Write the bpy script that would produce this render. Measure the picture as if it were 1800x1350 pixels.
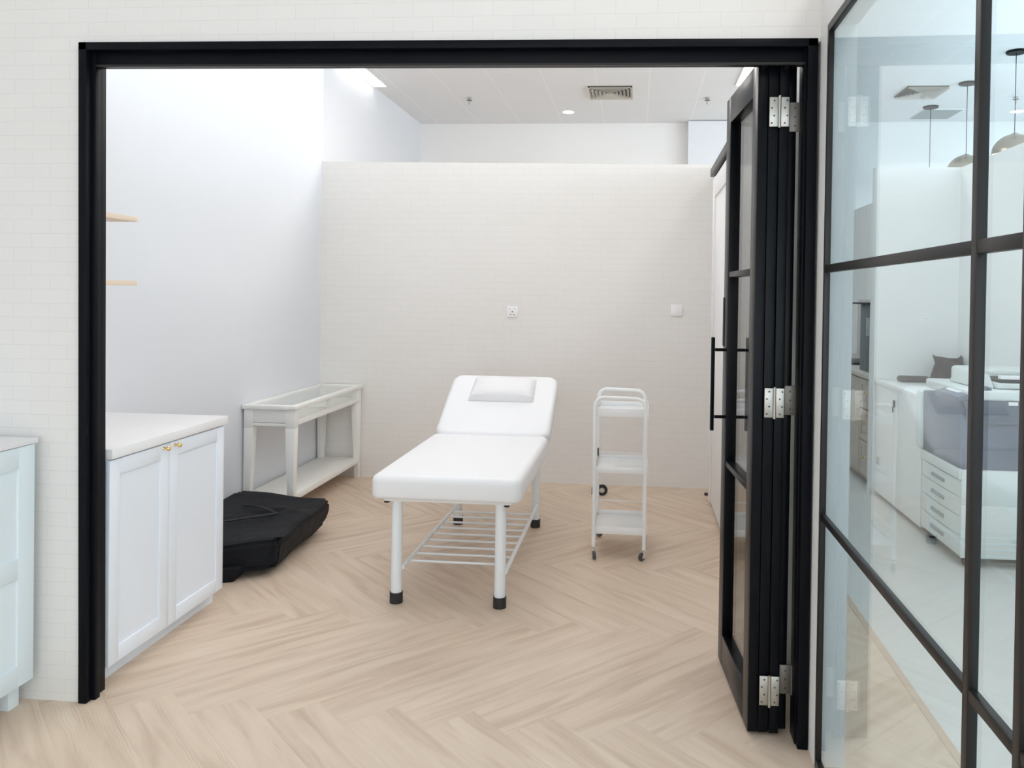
import bpy, bmesh, math, random
from mathutils import Vector, Matrix
PI = math.pi
random.seed(7)
for o in list(bpy.data.objects): bpy.data.objects.remove(o)
SC = bpy.context.scene
COL = SC.collection

# ------------------------------------------------------------------ camera
F_PX, PPX, PPY = 1426.18, 991.88, 534.42
YAW, PITCH, ROLL = 0.0904, -0.0110, 0.0148
def cam_axes():
    cy, sy = math.cos(YAW), math.sin(YAW)
    f = Vector((-sy, cy, 0)); r = Vector((cy, sy, 0)); u = Vector((0, 0, 1))
    cp, sp = math.cos(PITCH), math.sin(PITCH)
    f2 = f*cp + u*sp; u2 = u*cp - f*sp
    cr, sr = math.cos(ROLL), math.sin(ROLL)
    return r*cr + u2*sr, u2*cr - r*sr, f2
cd = bpy.data.cameras.new('camera'); cam = bpy.data.objects.new('camera', cd); COL.objects.link(cam)
R_, U_, F_ = cam_axes()
cam.matrix_world = Matrix(((R_.x, U_.x, -F_.x, 0), (R_.y, U_.y, -F_.y, 0), (R_.z, U_.z, -F_.z, 1.5), (0, 0, 0, 1)))
cd.sensor_fit = 'HORIZONTAL'; cd.sensor_width = 36.0
cd.lens = F_PX*36.0/1800.0
cd.shift_x = (900.0-PPX)/1800.0; cd.shift_y = (PPY-675.0)/1800.0
cd.clip_start = 0.05; cd.clip_end = 100
SC.camera = cam

# ------------------------------------------------------------------ world, light, exposure
w = bpy.data.worlds.new('world'); SC.world = w; w.use_nodes = True
w.node_tree.nodes['Background'].inputs[0].default_value = (0.90, 0.95, 1.0, 1)
w.node_tree.nodes['Background'].inputs[1].default_value = 1.0
SC.view_settings.view_transform = 'Standard'; SC.view_settings.look = 'None'
SC.view_settings.exposure = 0.12; SC.view_settings.gamma = 1.0
SC.view_settings.use_curve_mapping = False
LED_STRENGTH = 1.9
FILL_PANEL_STRENGTH = 9.0  # emission of the added, unseen fill panels
SC.cycles.max_bounces = 16; SC.cycles.diffuse_bounces = 10; SC.cycles.transparent_max_bounces = 24; SC.cycles.glossy_bounces = 6
def area(name, loc, rot, sx, sy, power, col):
    l = bpy.data.lights.new(name, 'AREA'); l.shape = 'RECTANGLE'; l.size = sx; l.size_y = sy
    l.energy = power; l.color = col
    o = bpy.data.objects.new(name, l); COL.objects.link(o); o.location = loc; o.rotation_euler = rot
    return o
# daylight through the shop front behind the camera, and through the high windows of the room on the right
area('shopfront_daylight', (1.2, -4.8, 1.9), (PI/2, 0, 0), 7.0, 2.8, 132, (0.97, 0.975, 1.0))
area('side_room_daylight', (6.8, 2.5, 2.3), (PI/2, 0, PI/2), 12.0, 2.8, 480, (0.80, 0.91, 1.0))

# ------------------------------------------------------------------ materials
def nmat(name):
    m = bpy.data.materials.new(name); m.use_nodes = True
    nt = m.node_tree; b = nt.nodes['Principled BSDF']
    return m, nt, b
def L(nt, a, b): nt.links.new(a, b)
def pm(name, col, rough=0.5, metal=0.0, var=0.02, vs=6.0, bump=0.0, bs=60.0, spec=0.5, coat=0.0):
    """plain material with a faint procedural variation"""
    m, nt, b = nmat(name)
    b.inputs['Roughness'].default_value = rough; b.inputs['Metallic'].default_value = metal
    b.inputs['Specular IOR Level'].default_value = spec
    b.inputs['Coat Weight'].default_value = coat
    tc = nt.nodes.new('ShaderNodeTexCoord'); n = nt.nodes.new('ShaderNodeTexNoise'); n.inputs['Scale'].default_value = vs
    n.inputs['Detail'].default_value = 3
    L(nt, tc.outputs['Object'], n.inputs['Vector'])
    r = nt.nodes.new('ShaderNodeMapRange'); r.inputs['To Min'].default_value = 1-var; r.inputs['To Max'].default_value = 1+var
    L(nt, n.outputs['Fac'], r.inputs['Value'])
    mx = nt.nodes.new('ShaderNodeVectorMath'); mx.operation = 'SCALE'; mx.inputs[0].default_value = col[:3]
    L(nt, r.outputs['Result'], mx.inputs['Scale']); L(nt, mx.outputs['Vector'], b.inputs['Base Color'])
    if bump:
        n2 = nt.nodes.new('ShaderNodeTexNoise'); n2.inputs['Scale'].default_value = bs; n2.inputs['Detail'].default_value = 4
        L(nt, tc.outputs['Object'], n2.inputs['Vector'])
        bp = nt.nodes.new('ShaderNodeBump'); bp.inputs['Strength'].default_value = bump; bp.inputs['Distance'].default_value = 0.004
        L(nt, n2.outputs['Fac'], bp.inputs['Height']); L(nt, bp.outputs['Normal'], b.inputs['Normal'])
    return m
def emit(name, col, s):
    m, nt, b = nmat(name)
    b.inputs['Base Color'].default_value = (*col, 1); b.inputs['Emission Color'].default_value = (*col, 1)
    b.inputs['Emission Strength'].default_value = s
    return m
def math_node(nt, op, a=None, b=None, c=None):
    n = nt.nodes.new('ShaderNodeMath'); n.operation = op
    for i, v in enumerate((a, b, c)):
        if v is None: continue
        if isinstance(v, (int, float)): n.inputs[i].default_value = v
        else: L(nt, v, n.inputs[i])
    return n.outputs[0]
def tile_paper(name):
    """off-white wallpaper printed with small brick shaped tiles (x along the wall, z up)"""
    m, nt, b = nmat(name); b.inputs['Roughness'].default_value = 0.55
    g = nt.nodes.new('ShaderNodeNewGeometry'); s = nt.nodes.new('ShaderNodeSeparateXYZ'); c = nt.nodes.new('ShaderNodeCombineXYZ')
    L(nt, g.outputs['Position'], s.inputs[0])
    L(nt, math_node(nt, 'ADD', s.outputs['X'], 10.03), c.inputs[0]); L(nt, math_node(nt, 'ADD', s.outputs['Z'], 0.022), c.inputs[1])
    br = nt.nodes.new('ShaderNodeTexBrick'); L(nt, c.outputs[0], br.inputs['Vector'])
    br.inputs['Scale'].default_value = 1.0; br.inputs['Brick Width'].default_value = 0.14; br.inputs['Row Height'].default_value = 0.0505
    br.inputs['Mortar Size'].default_value = 0.0016; br.inputs['Mortar Smooth'].default_value = 0.6; br.offset = 0.5
    br.inputs['Bias'].default_value = 0.0
    br.inputs['Color1'].default_value = (0.80, 0.78, 0.752, 1); br.inputs['Color2'].default_value = (0.79, 0.77, 0.742, 1)
    br.inputs['Mortar'].default_value = (0.73, 0.708, 0.678, 1)
    L(nt, br.outputs['Color'], b.inputs['Base Color'])
    bp = nt.nodes.new('ShaderNodeBump'); bp.inputs['Strength'].default_value = 0.15; bp.inputs['Distance'].default_value = 0.001; bp.invert = True
    L(nt, br.outputs['Fac'], bp.inputs['Height']); L(nt, bp.outputs['Normal'], b.inputs['Normal'])
    return m
def herringbone(name):
    W, n, y0 = 0.2, 6, 2.93
    m, nt, b = nmat(name)
    M = lambda *a: math_node(nt, *a)
    g = nt.nodes.new('ShaderNodeNewGeometry'); s = nt.nodes.new('ShaderNodeSeparateXYZ'); L(nt, g.outputs['Position'], s.inputs[0])
    X = s.outputs['X']; Y = M('SUBTRACT', s.outputs['Y'], y0-0.07)
    k = 1/math.sqrt(2)/W
    u = M('MULTIPLY', M('ADD', X, Y), k); v = M('MULTIPLY', M('SUBTRACT', X, Y), k)
    i = M('FLOOR', u); j = M('FLOOR', v); fu = M('SUBTRACT', u, i); fv = M('SUBTRACT', v, j)
    d = M('SUBTRACT', i, j)
    fl = M('FLOOR', M('DIVIDE', d, 2*n)); mm = M('SUBTRACT', d, M('MULTIPLY', fl, 2*n))
    hor = M('LESS_THAN', mm, n-0.5)
    al_h = M('ADD', mm, fu); al_v = M('ADD', M('SUBTRACT', 2*n-1, mm), fv)
    mixf = lambda h, vv: M('ADD', M('MULTIPLY', hor, h), M('MULTIPLY', M('SUBTRACT', 1.0, hor), vv))
    along = mixf(al_h, al_v); across = mixf(fv, fu)
    idn = mixf(j, M('ADD', i, 371.0))
    c = nt.nodes.new('ShaderNodeCombineXYZ'); L(nt, idn, c.inputs[0]); L(nt, fl, c.inputs[1])
    wn = nt.nodes.new('ShaderNodeTexWhiteNoise'); wn.noise_dimensions = '2D'; L(nt, c.outputs[0], wn.inputs['Vector'])
    rnd = wn.outputs['Value']
    # grain
    gc = nt.nodes.new('ShaderNodeCombineXYZ')
    L(nt, M('ADD', M('MULTIPLY', along, W*0.9), M('MULTIPLY', rnd, 40.0)), gc.inputs[0])
    L(nt, M('ADD', M('MULTIPLY', across, W*9.0), M('MULTIPLY', rnd, 17.0)), gc.inputs[1]); L(nt, M('MULTIPLY', rnd, 9.0), gc.inputs[2])
    n1 = nt.nodes.new('ShaderNodeTexNoise'); n1.inputs['Scale'].default_value = 2.2; n1.inputs['Detail'].default_value = 5; n1.inputs['Roughness'].default_value = 0.5
    n1.inputs['Distortion'].default_value = 0.6
    L(nt, gc.outputs[0], n1.inputs['Vector'])
    gc2 = nt.nodes.new('ShaderNodeCombineXYZ')
    L(nt, M('ADD', M('MULTIPLY', along, W*1.5), M('MULTIPLY', rnd, 23.0)), gc2.inputs[0])
    L(nt, M('MULTIPLY', M('ADD', across, rnd), W*5.0), gc2.inputs[1])
    wv = nt.nodes.new('ShaderNodeTexWave'); wv.wave_type = 'BANDS'; wv.bands_direction = 'Y'
    wv.inputs['Scale'].default_value = 6.0; wv.inputs['Distortion'].default_value = 9.0; wv.inputs['Detail'].default_value = 3; wv.inputs['Detail Scale'].default_value = 0.7
    L(nt, gc2.outputs[0], wv.inputs['Vector'])
    n3 = nt.nodes.new('ShaderNodeTexNoise'); n3.inputs['Scale'].default_value = 1.3; n3.inputs['Detail'].default_value = 2; L(nt, gc.outputs[0], n3.inputs['Vector'])
    patch = nt.nodes.new('ShaderNodeMapRange'); patch.inputs['From Min'].default_value = 0.52; patch.inputs['From Max'].default_value = 0.7; L(nt, n3.outputs['Fac'], patch.inputs['Value'])
    wave = M('MULTIPLY', M('SUBTRACT', wv.outputs['Fac'], 0.5), patch.outputs['Result'])
    cr = nt.nodes.new('ShaderNodeValToRGB'); e = cr.color_ramp.elements
    e[0].position = 0.30; e[0].color = (0.565, 0.43, 0.32, 1); e[1].position = 0.72; e[1].color = (0.735, 0.60, 0.475, 1)
    em = cr.color_ramp.elements.new(0.5); em.color = (0.675, 0.535, 0.415, 1)
    val = M('ADD', M('ADD', n1.outputs['Fac'], M('MULTIPLY', M('SUBTRACT', rnd, 0.5), 0.06)), M('MULTIPLY', wave, 0.22))
    L(nt, val, cr.inputs[0])
    # joints
    ed = M('MINIMUM', M('MINIMUM', across, M('SUBTRACT', 1.0, across)), M('MINIMUM', along, M('SUBTRACT', float(n), along)))
    jr = nt.nodes.new('ShaderNodeMapRange'); jr.inputs['From Min'].default_value = 0.002; jr.inputs['From Max'].default_value = 0.012
    jr.inputs['To Min'].default_value = 0.955; L(nt, ed, jr.inputs['Value'])
    mx = nt.nodes.new('ShaderNodeVectorMath'); mx.operation = 'SCALE'; L(nt, cr.outputs[0], mx.inputs[0]); L(nt, jr.outputs['Result'], mx.inputs['Scale'])
    L(nt, mx.outputs['Vector'], b.inputs['Base Color'])
    b.inputs['Roughness'].default_value = 0.42; b.inputs['Specular IOR Level'].default_value = 0.4
    bp = nt.nodes.new('ShaderNodeBump'); bp.inputs['Strength'].default_value = 0.12; bp.inputs['Distance'].default_value = 0.002
    L(nt, M('ADD', n1.outputs['Fac'], jr.outputs['Result']), bp.inputs['Height']); L(nt, bp.outputs['Normal'], b.inputs['Normal'])
    return m
def ceiling_tiles(name):
    m, nt, b = nmat(name); b.inputs['Roughness'].default_value = 0.9
    g = nt.nodes.new('ShaderNodeNewGeometry'); s = nt.nodes.new('ShaderNodeSeparateXYZ'); L(nt, g.outputs['Position'], s.inputs[0])
    M = lambda *a: math_node(nt, *a)
    def dist(c, off, per):
        f = M('FRACT', M('DIVIDE', M('SUBTRACT', c, off), per)); return M('MULTIPLY', M('MINIMUM', f, M('SUBTRACT', 1.0, f)), per)
    dd = M('MINIMUM', dist(s.outputs['X'], -1.708-60, 0.6), dist(s.outputs['Y'], 9.42-120, 1.16))
    r = nt.nodes.new('ShaderNodeMapRange'); r.inputs['From Min'].default_value = 0.005; r.inputs['From Max'].default_value = 0.012; L(nt, dd, r.inputs['Value'])
    cr = nt.nodes.new('ShaderNodeMix'); cr.data_type = 'RGBA'; L(nt, r.outputs['Result'], cr.inputs['Factor'])
    cr.inputs['A'].default_value = (0.81, 0.815, 0.82, 1); cr.inputs['B'].default_value = (0.755, 0.765, 0.78, 1)
    L(nt, cr.outputs['Result'], b.inputs['Base Color'])
    n = nt.nodes.new('ShaderNodeTexNoise'); n.inputs['Scale'].default_value = 120; L(nt, g.outputs['Position'], n.inputs['Vector'])
    bp = nt.nodes.new('ShaderNodeBump'); bp.inputs['Strength'].default_value = 0.1; bp.inputs['Distance'].default_value = 0.002
    L(nt, n.outputs['Fac'], bp.inputs['Height']); L(nt, bp.outputs['Normal'], b.inputs['Normal'])
    return m
def glass(name, tint, refl=1.0):
    """clear pane: fresnel reflection over a tinted straight-through transmission"""
    m = bpy.data.materials.new(name); m.use_nodes = True; nt = m.node_tree; nt.nodes.clear()
    out = nt.nodes.new('ShaderNodeOutputMaterial'); mix = nt.nodes.new('ShaderNodeMixShader')
    tr = nt.nodes.new('ShaderNodeBsdfTransparent'); gl = nt.nodes.new('ShaderNodeBsdfGlossy'); gl.inputs['Roughness'].default_value = 0.0
    tr.inputs['Color'].default_value = (*tint, 1); gl.inputs['Color'].default_value = (refl, refl, refl, 1)
    g = nt.nodes.new('ShaderNodeNewGeometry'); fr = nt.nodes.new('ShaderNodeFresnel')
    ior = nt.nodes.new('ShaderNodeMapRange'); ior.inputs['To Min'].default_value = 1.52; ior.inputs['To Max'].default_value = 1/1.52
    L(nt, g.outputs['Backfacing'], ior.inputs['Value']); L(nt, ior.outputs['Result'], fr.inputs['IOR'])
    L(nt, fr.outputs[0], mix.inputs[0]); L(nt, tr.outputs[0], mix.inputs[1]); L(nt, gl.outputs[0], mix.inputs[2]); L(nt, mix.outputs[0], out.inputs[0])
    return m

PAPER = tile_paper('brick_print_wallpaper')
WHITE = pm('white_wall_paint', (0.75, 0.768, 0.805), 0.7, var=0.008, bump=0.05)
WHITE2 = pm('warm_white_wall_paint', (0.84, 0.84, 0.83), 0.7, var=0.008, bump=0.05)
FLOOR = herringbone('herringbone_oak_planks')
CONC = pm('pale_grey_vinyl', (0.68, 0.68, 0.655), 0.35, var=0.05, vs=2.5)
CEIL = ceiling_tiles('grid_ceiling_tiles')
BLACK = pm('black_powder_coat', (0.003, 0.004, 0.0065), 0.45, var=0.1, spec=0.12)
BRONZE = pm('dark_aluminium', (0.018, 0.016, 0.015), 0.36, var=0.1, spec=0.32)
STEEL = pm('brushed_steel', (0.50, 0.49, 0.45), 0.38, metal=0.85, var=0.12, vs=40)
STEELD = pm('dull_steel', (0.22, 0.21, 0.19), 0.45, metal=0.7, var=0.12, vs=40)
HOLE = pm('screw_dark', (0.05, 0.045, 0.04), 0.5)
CHROME = pm('chrome', (0.8, 0.8, 0.8), 0.12, metal=1.0)
GLASS_P = glass('partition_glass', (0.875, 0.945, 0.97), 0.86)
GLASS_D = glass('door_glass', (0.84, 0.86, 0.85))
GLASS_T = glass('table_glass', (0.97, 0.98, 0.97))
CAB = pm('white_satin_cabinet', (0.82, 0.865, 0.935), 0.38, var=0.006)
CABC = pm('cool_white_cabinet', (0.78, 0.86, 0.90), 0.38, var=0.006)
STONE = pm('white_stone_top', (0.86, 0.85, 0.86), 0.3, var=0.015, vs=20)
BRASS = pm('polished_brass', (0.83, 0.62, 0.28), 0.2, metal=1.0)
CREAM = pm('cream_white_paint', (0.86, 0.85, 0.82), 0.42, var=0.01)
VINYL = pm('white_vinyl', (0.84, 0.84, 0.855), 0.42, var=0.006, vs=3, bump=0.04, bs=500)
VINYL2 = pm('white_vinyl_pillow', (0.80, 0.79, 0.80), 0.45, var=0.006, vs=3, bump=0.04, bs=500)
COAT = pm('white_powder_coat', (0.83, 0.86, 0.88), 0.3, var=0.008)
COATW = pm('white_enamel', (0.86, 0.87, 0.87), 0.3, var=0.008)
RUBBER = pm('black_rubber', (0.02, 0.018, 0.018), 0.6, var=0.1)
GREYRUB = pm('grey_rubber_wheel', (0.07, 0.075, 0.085), 0.45, var=0.1)
WOOD = pm('pale_birch_board', (0.80, 0.66, 0.52), 0.5, var=0.07, vs=14)
PLAST = pm('white_plastic', (0.88, 0.87, 0.88), 0.35, var=0.004)
DARK = pm('dark_slot', (0.03, 0.03, 0.03), 0.7)
LED = emit('led_diffuser', (1.0, 0.965, 0.92), LED_STRENGTH)
SPOT = emit('downlight_diffuser', (1.0, 0.99, 0.97), 9.0)
VENT = pm('cream_vent_metal', (0.80, 0.77, 0.72), 0.5)
GRILL = pm('grey_green_grille', (0.33, 0.36, 0.36), 0.6)
GOLD = pm('brushed_champagne_metal', (0.40, 0.33, 0.25), 0.25, metal=0.9, var=0.08, vs=30)
INWHITE = emit('glowing_white_shade_inside', (1.0, 0.98, 0.95), 1.2)
BLUEG = pm('slate_blue_plastic', (0.05, 0.08, 0.135), 0.3, var=0.03)
BLUED = pm('dark_slate_plastic', (0.05, 0.075, 0.12), 0.35, var=0.03)
COPW = pm('pale_copier_plastic', (0.72, 0.76, 0.745), 0.4, var=0.01)
TANC = pm('greige_cabinet', (0.52, 0.455, 0.405), 0.5, var=0.01)
TANW = pm('beige_backsplash', (0.60, 0.55, 0.50), 0.5, var=0.02)
SLATE = pm('slate_grey_metal', (0.105, 0.125, 0.14), 0.45, var=0.03)
TRIMW = pm('peach_floor_trim', (0.60, 0.46, 0.36), 0.5)
def fabric_black():
    m, nt, b = nmat('black_nylon_fabric'); b.inputs['Base Color'].default_value = (0.006, 0.007, 0.010, 1)
    b.inputs['Roughness'].default_value = 0.6; b.inputs['Specular IOR Level'].default_value = 0.16
    tc = nt.nodes.new('ShaderNodeTexCoord'); n = nt.nodes.new('ShaderNodeTexNoise'); n.inputs['Scale'].default_value = 5; n.inputs['Detail'].default_value = 5; n.inputs['Distortion'].default_value = 1.0
    L(nt, tc.outputs['Object'], n.inputs['Vector'])
    bp = nt.nodes.new('ShaderNodeBump'); bp.inputs['Strength'].default_value = 0.5; bp.inputs['Distance'].default_value = 0.02
    L(nt, n.outputs['Fac'], bp.inputs['Height']); L(nt, bp.outputs['Normal'], b.inputs['Normal'])
    return m
NYLON = fabric_black()

# ------------------------------------------------------------------ helpers
def world_off(p):
    v = Vector((0, 0, 0))
    while p is not None: v += p.location; p = p.parent
    return v
class G:
    def __init__(s): s.bm = bmesh.new()
    def _merge(s, t):
        me = bpy.data.meshes.new('t'); t.to_mesh(me); t.free(); s.bm.from_mesh(me); bpy.data.meshes.remove(me)
    def box(s, x0, x1, y0, y1, z0, z1, bev=0.0, seg=2, m=None):
        t = bmesh.new(); bmesh.ops.create_cube(t, size=1)
        for v in t.verts:
            v.co = Vector((x0+(v.co.x+.5)*(x1-x0), y0+(v.co.y+.5)*(y1-y0), z0+(v.co.z+.5)*(z1-z0)))
        if bev: bmesh.ops.bevel(t, geom=list(t.edges), offset=bev, segments=seg, profile=.5, affect='EDGES')
        if m is not None: t.transform(m)
        s._merge(t); return s
    def hexa(s, c, bev=0.0, seg=2):
        """8 corners: 4 bottom (ccw) then 4 top"""
        t = bmesh.new(); v = [t.verts.new(p) for p in c]
        for f in ((3, 2, 1, 0), (4, 5, 6, 7), (0, 1, 5, 4), (1, 2, 6, 5), (2, 3, 7, 6), (3, 0, 4, 7)): t.faces.new([v[i] for i in f])
        bmesh.ops.recalc_face_normals(t, faces=t.faces)
        if bev: bmesh.ops.bevel(t, geom=list(t.edges), offset=bev, segments=seg, profile=.5, affect='EDGES')
        s._merge(t); return s
    def cyl(s, p0, p1, r0, r1=None, seg=20, m=None):
        p0 = Vector(p0); p1 = Vector(p1); r1 = r0 if r1 is None else r1
        t = bmesh.new(); d = p1-p0
        bmesh.ops.create_cone(t, cap_ends=True, segments=seg, radius1=r0, radius2=r1, depth=d.length)
        t.transform(Matrix.Translation((p0+p1)/2) @ d.to_track_quat('Z', 'Y').to_matrix().to_4x4())
        if m is not None: t.transform(m)
        s._merge(t); return s
    def tube(s, pts, r, seg=12):
        t = bmesh.new(); pts = [Vector(p) for p in pts]; rings = []
        up = None
        for i, p in enumerate(pts):
            d = (pts[min(i+1, len(pts)-1)]-pts[max(i-1, 0)]).normalized()
            if up is None: up = d.orthogonal().normalized()
            up = (up-d*up.dot(d)).normalized(); sd = d.cross(up)
            rings.append([t.verts.new(p+(up*math.cos(a)+sd*math.sin(a))*r) for a in [2*PI*k/seg for k in range(seg)]])
        for a, b in zip(rings, rings[1:]):
            for k in range(seg): t.faces.new((a[k], a[(k+1) % seg], b[(k+1) % seg], b[k]))
        t.faces.new(rings[0][::-1]); t.faces.new(rings[-1])
        bmesh.ops.recalc_face_normals(t, faces=t.faces); s._merge(t); return s
    def lathe(s, prof, c, seg=32, axis='Z'):
        t = bmesh.new(); rings = []
        for r, z in prof:
            rings.append([t.verts.new((r*math.cos(2*PI*k/seg), r*math.sin(2*PI*k/seg), z)) for k in range(seg)] if r > 1e-6 else [t.verts.new((0, 0, z))])
        for a, b in zip(rings, rings[1:]):
            for k in range(seg):
                q = (k+1) % seg
                if len(a) == 1 and len(b) == 1: continue
                if len(a) == 1: t.faces.new((a[0], b[q], b[k]))
                elif len(b) == 1: t.faces.new((a[k], a[q], b[0]))
                else: t.faces.new((a[k], a[q], b[q], b[k]))
        bmesh.ops.recalc_face_normals(t, faces=t.faces)
        if axis == 'X': t.transform(Matrix.Rotation(PI/2, 4, 'Y'))
        if axis == 'Y': t.transform(Matrix.Rotation(-PI/2, 4, 'X'))
        t.transform(Matrix.Translation(Vector(c))); s._merge(t); return s
    def build(s, name, mat, parent=None, local=False, smooth=True, m=None, label=None):
        me = bpy.data.meshes.new(name)
        if m is not None: s.bm.transform(m)
        if parent is not None and not local:
            o_ = world_off(parent); s.bm.transform(Matrix.Translation(-o_))
        s.bm.to_mesh(me); s.bm.free(); me.materials.append(mat)
        if smooth:
            for p in me.polygons: p.use_smooth = True
            try: me.set_sharp_from_angle(angle=math.radians(35))
            except Exception: pass
        o = bpy.data.objects.new(name, me); COL.objects.link(o)
        if parent is not None: o.parent = parent
        if label: o['label'] = label
        return o
def fillet(pts, r, n=6):
    pts = [Vector(p) for p in pts]; out = [pts[0]]
    for a, b, c in zip(pts, pts[1:], pts[2:]):
        u = (a-b).normalized(); v = (c-b).normalized(); p0 = b+u*r; p1 = b+v*r
        for k in range(n+1):
            t = k/n; out.append(p0.lerp(b, t).lerp(b.lerp(p1, t), t))
    out.append(pts[-1]); return out
def tag(o, label, cat, group=None, kind=None):
    o['label'] = label; o['category'] = cat
    if group: o['group'] = group
    if kind: o['kind'] = kind
    return o
def thing(name, label, cat, loc, group=None, kind=None, rz=0.0):
    o = bpy.data.objects.new(name, None); COL.objects.link(o); o.empty_display_size = 0.1
    o.location = loc; o.rotation_euler = (0, 0, rz)
    return tag(o, label, cat, group, kind)
def struct(name, g, mat, label, cat='wall', smooth=False):
    return tag(g.build(name, mat, smooth=smooth), label, cat, kind='structure')
def copy_tree(o, parent=None, loc=None, label=None):
    c = o.copy(); COL.objects.link(c)
    if parent is not None:
        c.parent = parent; c.matrix_parent_inverse = o.matrix_parent_inverse.copy()
    if loc is not None: c.location = loc
    if label: c['label'] = label
    for ch in list(o.children): copy_tree(ch, c)
    return c

# ------------------------------------------------------------------ the setting
YF, YFB, YB = 2.755, 2.855, 6.42
H = 3.95
struct('floor', G().box(-6.5, 1.055, -6, 12, -.1, 0), FLOOR, 'pale oak herringbone plank floor running through both rooms', 'floor')
struct('floor', G().box(1.085, 7, -6, 12, -.1, 0), CONC, 'pale grey smooth floor of the copier room behind the glass', 'floor')
struct('trim_1', G().box(1.055, 1.085, -6, 12, -.1, 0.002), TRIMW, 'thin peach strip where the oak floor meets the grey floor', 'trim')
struct('ceiling', G().box(-6.5, 7, -6, 12.5, H, H+.1), CEIL, 'white grid ceiling of rectangular tiles above the partitions', 'ceiling')
# front partition with its opening
g = G().box(-5.2, -1.998, YF, YFB, 0, 2.56).hexa([(-1.998, YF, 2.372), (.60, YF, 2.350), (.60, YFB, 2.350), (-1.998, YFB, 2.372), (-1.998, YF, 2.56), (.60, YF, 2.56), (.60, YFB, 2.56), (-1.998, YFB, 2.56)])
struct('wall_front', g, PAPER, 'near partition with brick print wallpaper around the black door opening')
struct('wall_left', G().box(-2.70, -2.58, YFB, YB, 0, H), WHITE, 'tall plain white wall behind the console table and base cabinet')
struct('wall_outer_left', G().box(-3.29, -3.17, YB+.10, 11.9, 0, H), WHITE, 'bluish white side wall beyond the back partition, under the long ceiling light')
struct('wall_back', G().hexa([(-2.70, YB, 0), (.68, YB, 0), (.68, YB+.1, 0), (-2.70, YB+.1, 0), (-2.70, YB, 2.56), (.68, YB, 2.535), (.68, YB+.1, 2.535), (-2.70, YB+.1, 2.56)]), PAPER, 'low back partition with brick print wallpaper behind the treatment bed')
struct('wall_right', G().box(.60, .68, YFB, YB, 0, 2.52), WHITE2, 'right partition of the treatment room carrying the sliding door')
struct('wall_far', G().box(-3.6, 7, 11.56, 11.7, 0, H), WHITE2, 'far white wall seen above the partitions below the ceiling')
struct('wall_far_column', G().box(.66, 2.1, 11.38, 11.56, 0, H-.01), WHITE, 'shallow white column on the far wall near the folded doors')
struct('wall_corner', G().box(.588, .68, 2.653, YFB, 0, 2.56), WHITE2, 'narrow white wall end between the black door frame and the glass partition')
struct('wall_above_glass', G().box(.588, .68, -4.5, 2.653, 2.372, 2.56), WHITE2, 'white wall band above the black framed glass partition')
struct('wall_copy_back', G().box(1.80, 2.43, YB, YB+.08, 0, 2.515), WHITE2, 'pale partition behind the white cupboard and the copier')
struct('wall_copy_side', G().box(2.43, 2.53, .5, 9.8, 0, 2.515), WHITE2, 'long pale partition on the right of the copier room')
struct('wall_outer_right', G().box(6.9, 7.0, -6, 12, 0, H), WHITE2, 'outer wall beyond the pendant lamps')
struct('wall_outer_front_left', G().box(-5.3, -5.2, -5, YFB, 0, H), WHITE, 'side wall of the front room, out of view on the left')

# black steel frame of the opening (each member follows the slightly uneven opening)
fr = thing('trim_2', 'black steel frame lining the wide folding door opening', 'door frame', (-.7, YF, 0), kind='structure')
a = .012
TLx, TLz, TRx, TRz, BLx, BRx = -2.009, 2.380, .576, 2.359, -1.989, .583
def member(pb, pt):   # pb/pt: (x0,x1,y0,y1) at z ; returns hexa
    (x0, x1, y0, y1, z0), (X0, X1, Z1) = pb, pt
    return [(x0, y0, z0), (x1, y0, z0), (x1, y1, z0), (x0, y1, z0), (X0, y0, Z1[0]), (X1, y0, Z1[1]), (X1, y1, Z1[1]), (X0, y1, Z1[0])]
g = G().hexa(member((BLx, BLx+.030, YF-a, YF+.03, 0), (TLx, TLx+.030, (TLz, TLz))), .002)
g.hexa(member((BLx+.004, BLx+.045, YF+.018, YF+.045, 0), (TLx+.004, TLx+.045, (TLz-.01, TLz-.01))), .002)
g.hexa(member((BLx, BLx+.027, YF+.04, YF+.10, 0), (TLx, TLx+.030, (TLz-.01, TLz-.01))), .002)
g.build('jamb', BLACK, fr)
g = G().hexa(member((BRx-.032, BRx+.002, YF-a, YF+.03, 0), (TRx-.030, TRx+.002, (TRz, TRz))), .002)
g.hexa(member((BRx-.036, BRx, YF+.02, YF+.10, 0), (TRx-.036, TRx, (TRz-.01, TRz-.01))), .002)
g.build('jamb', BLACK, fr)
def hbar(x0, x1, y0, y1, zb0, zb1, zt0, zt1): return [(x0, y0, zb0), (x1, y0, zb1), (x1, y1, zb1), (x0, y1, zb0), (x0, y0, zt0), (x1, y0, zt1), (x1, y1, zt1), (x0, y1, zt0)]
G().hexa(hbar(TLx, TRx+.002, YF-a, YF+.03, TLz-.028, TRz-.027, TLz, TRz), .002).build('header', BLACK, fr)
g = G().hexa(hbar(TLx+.03, TRx-.03, YF+.022, YF+.075, TLz-.074, TRz-.072, TLz-.02, TRz-.02), .002)
g.build('track', BLACK, fr)
G().hexa(hbar(TLx+.03, TRx-.03, YF+.020, YF+.034, TLz-.080, TRz-.078, TLz-.072, TRz-.070)).build('track_lip', BRONZE, fr)

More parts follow.
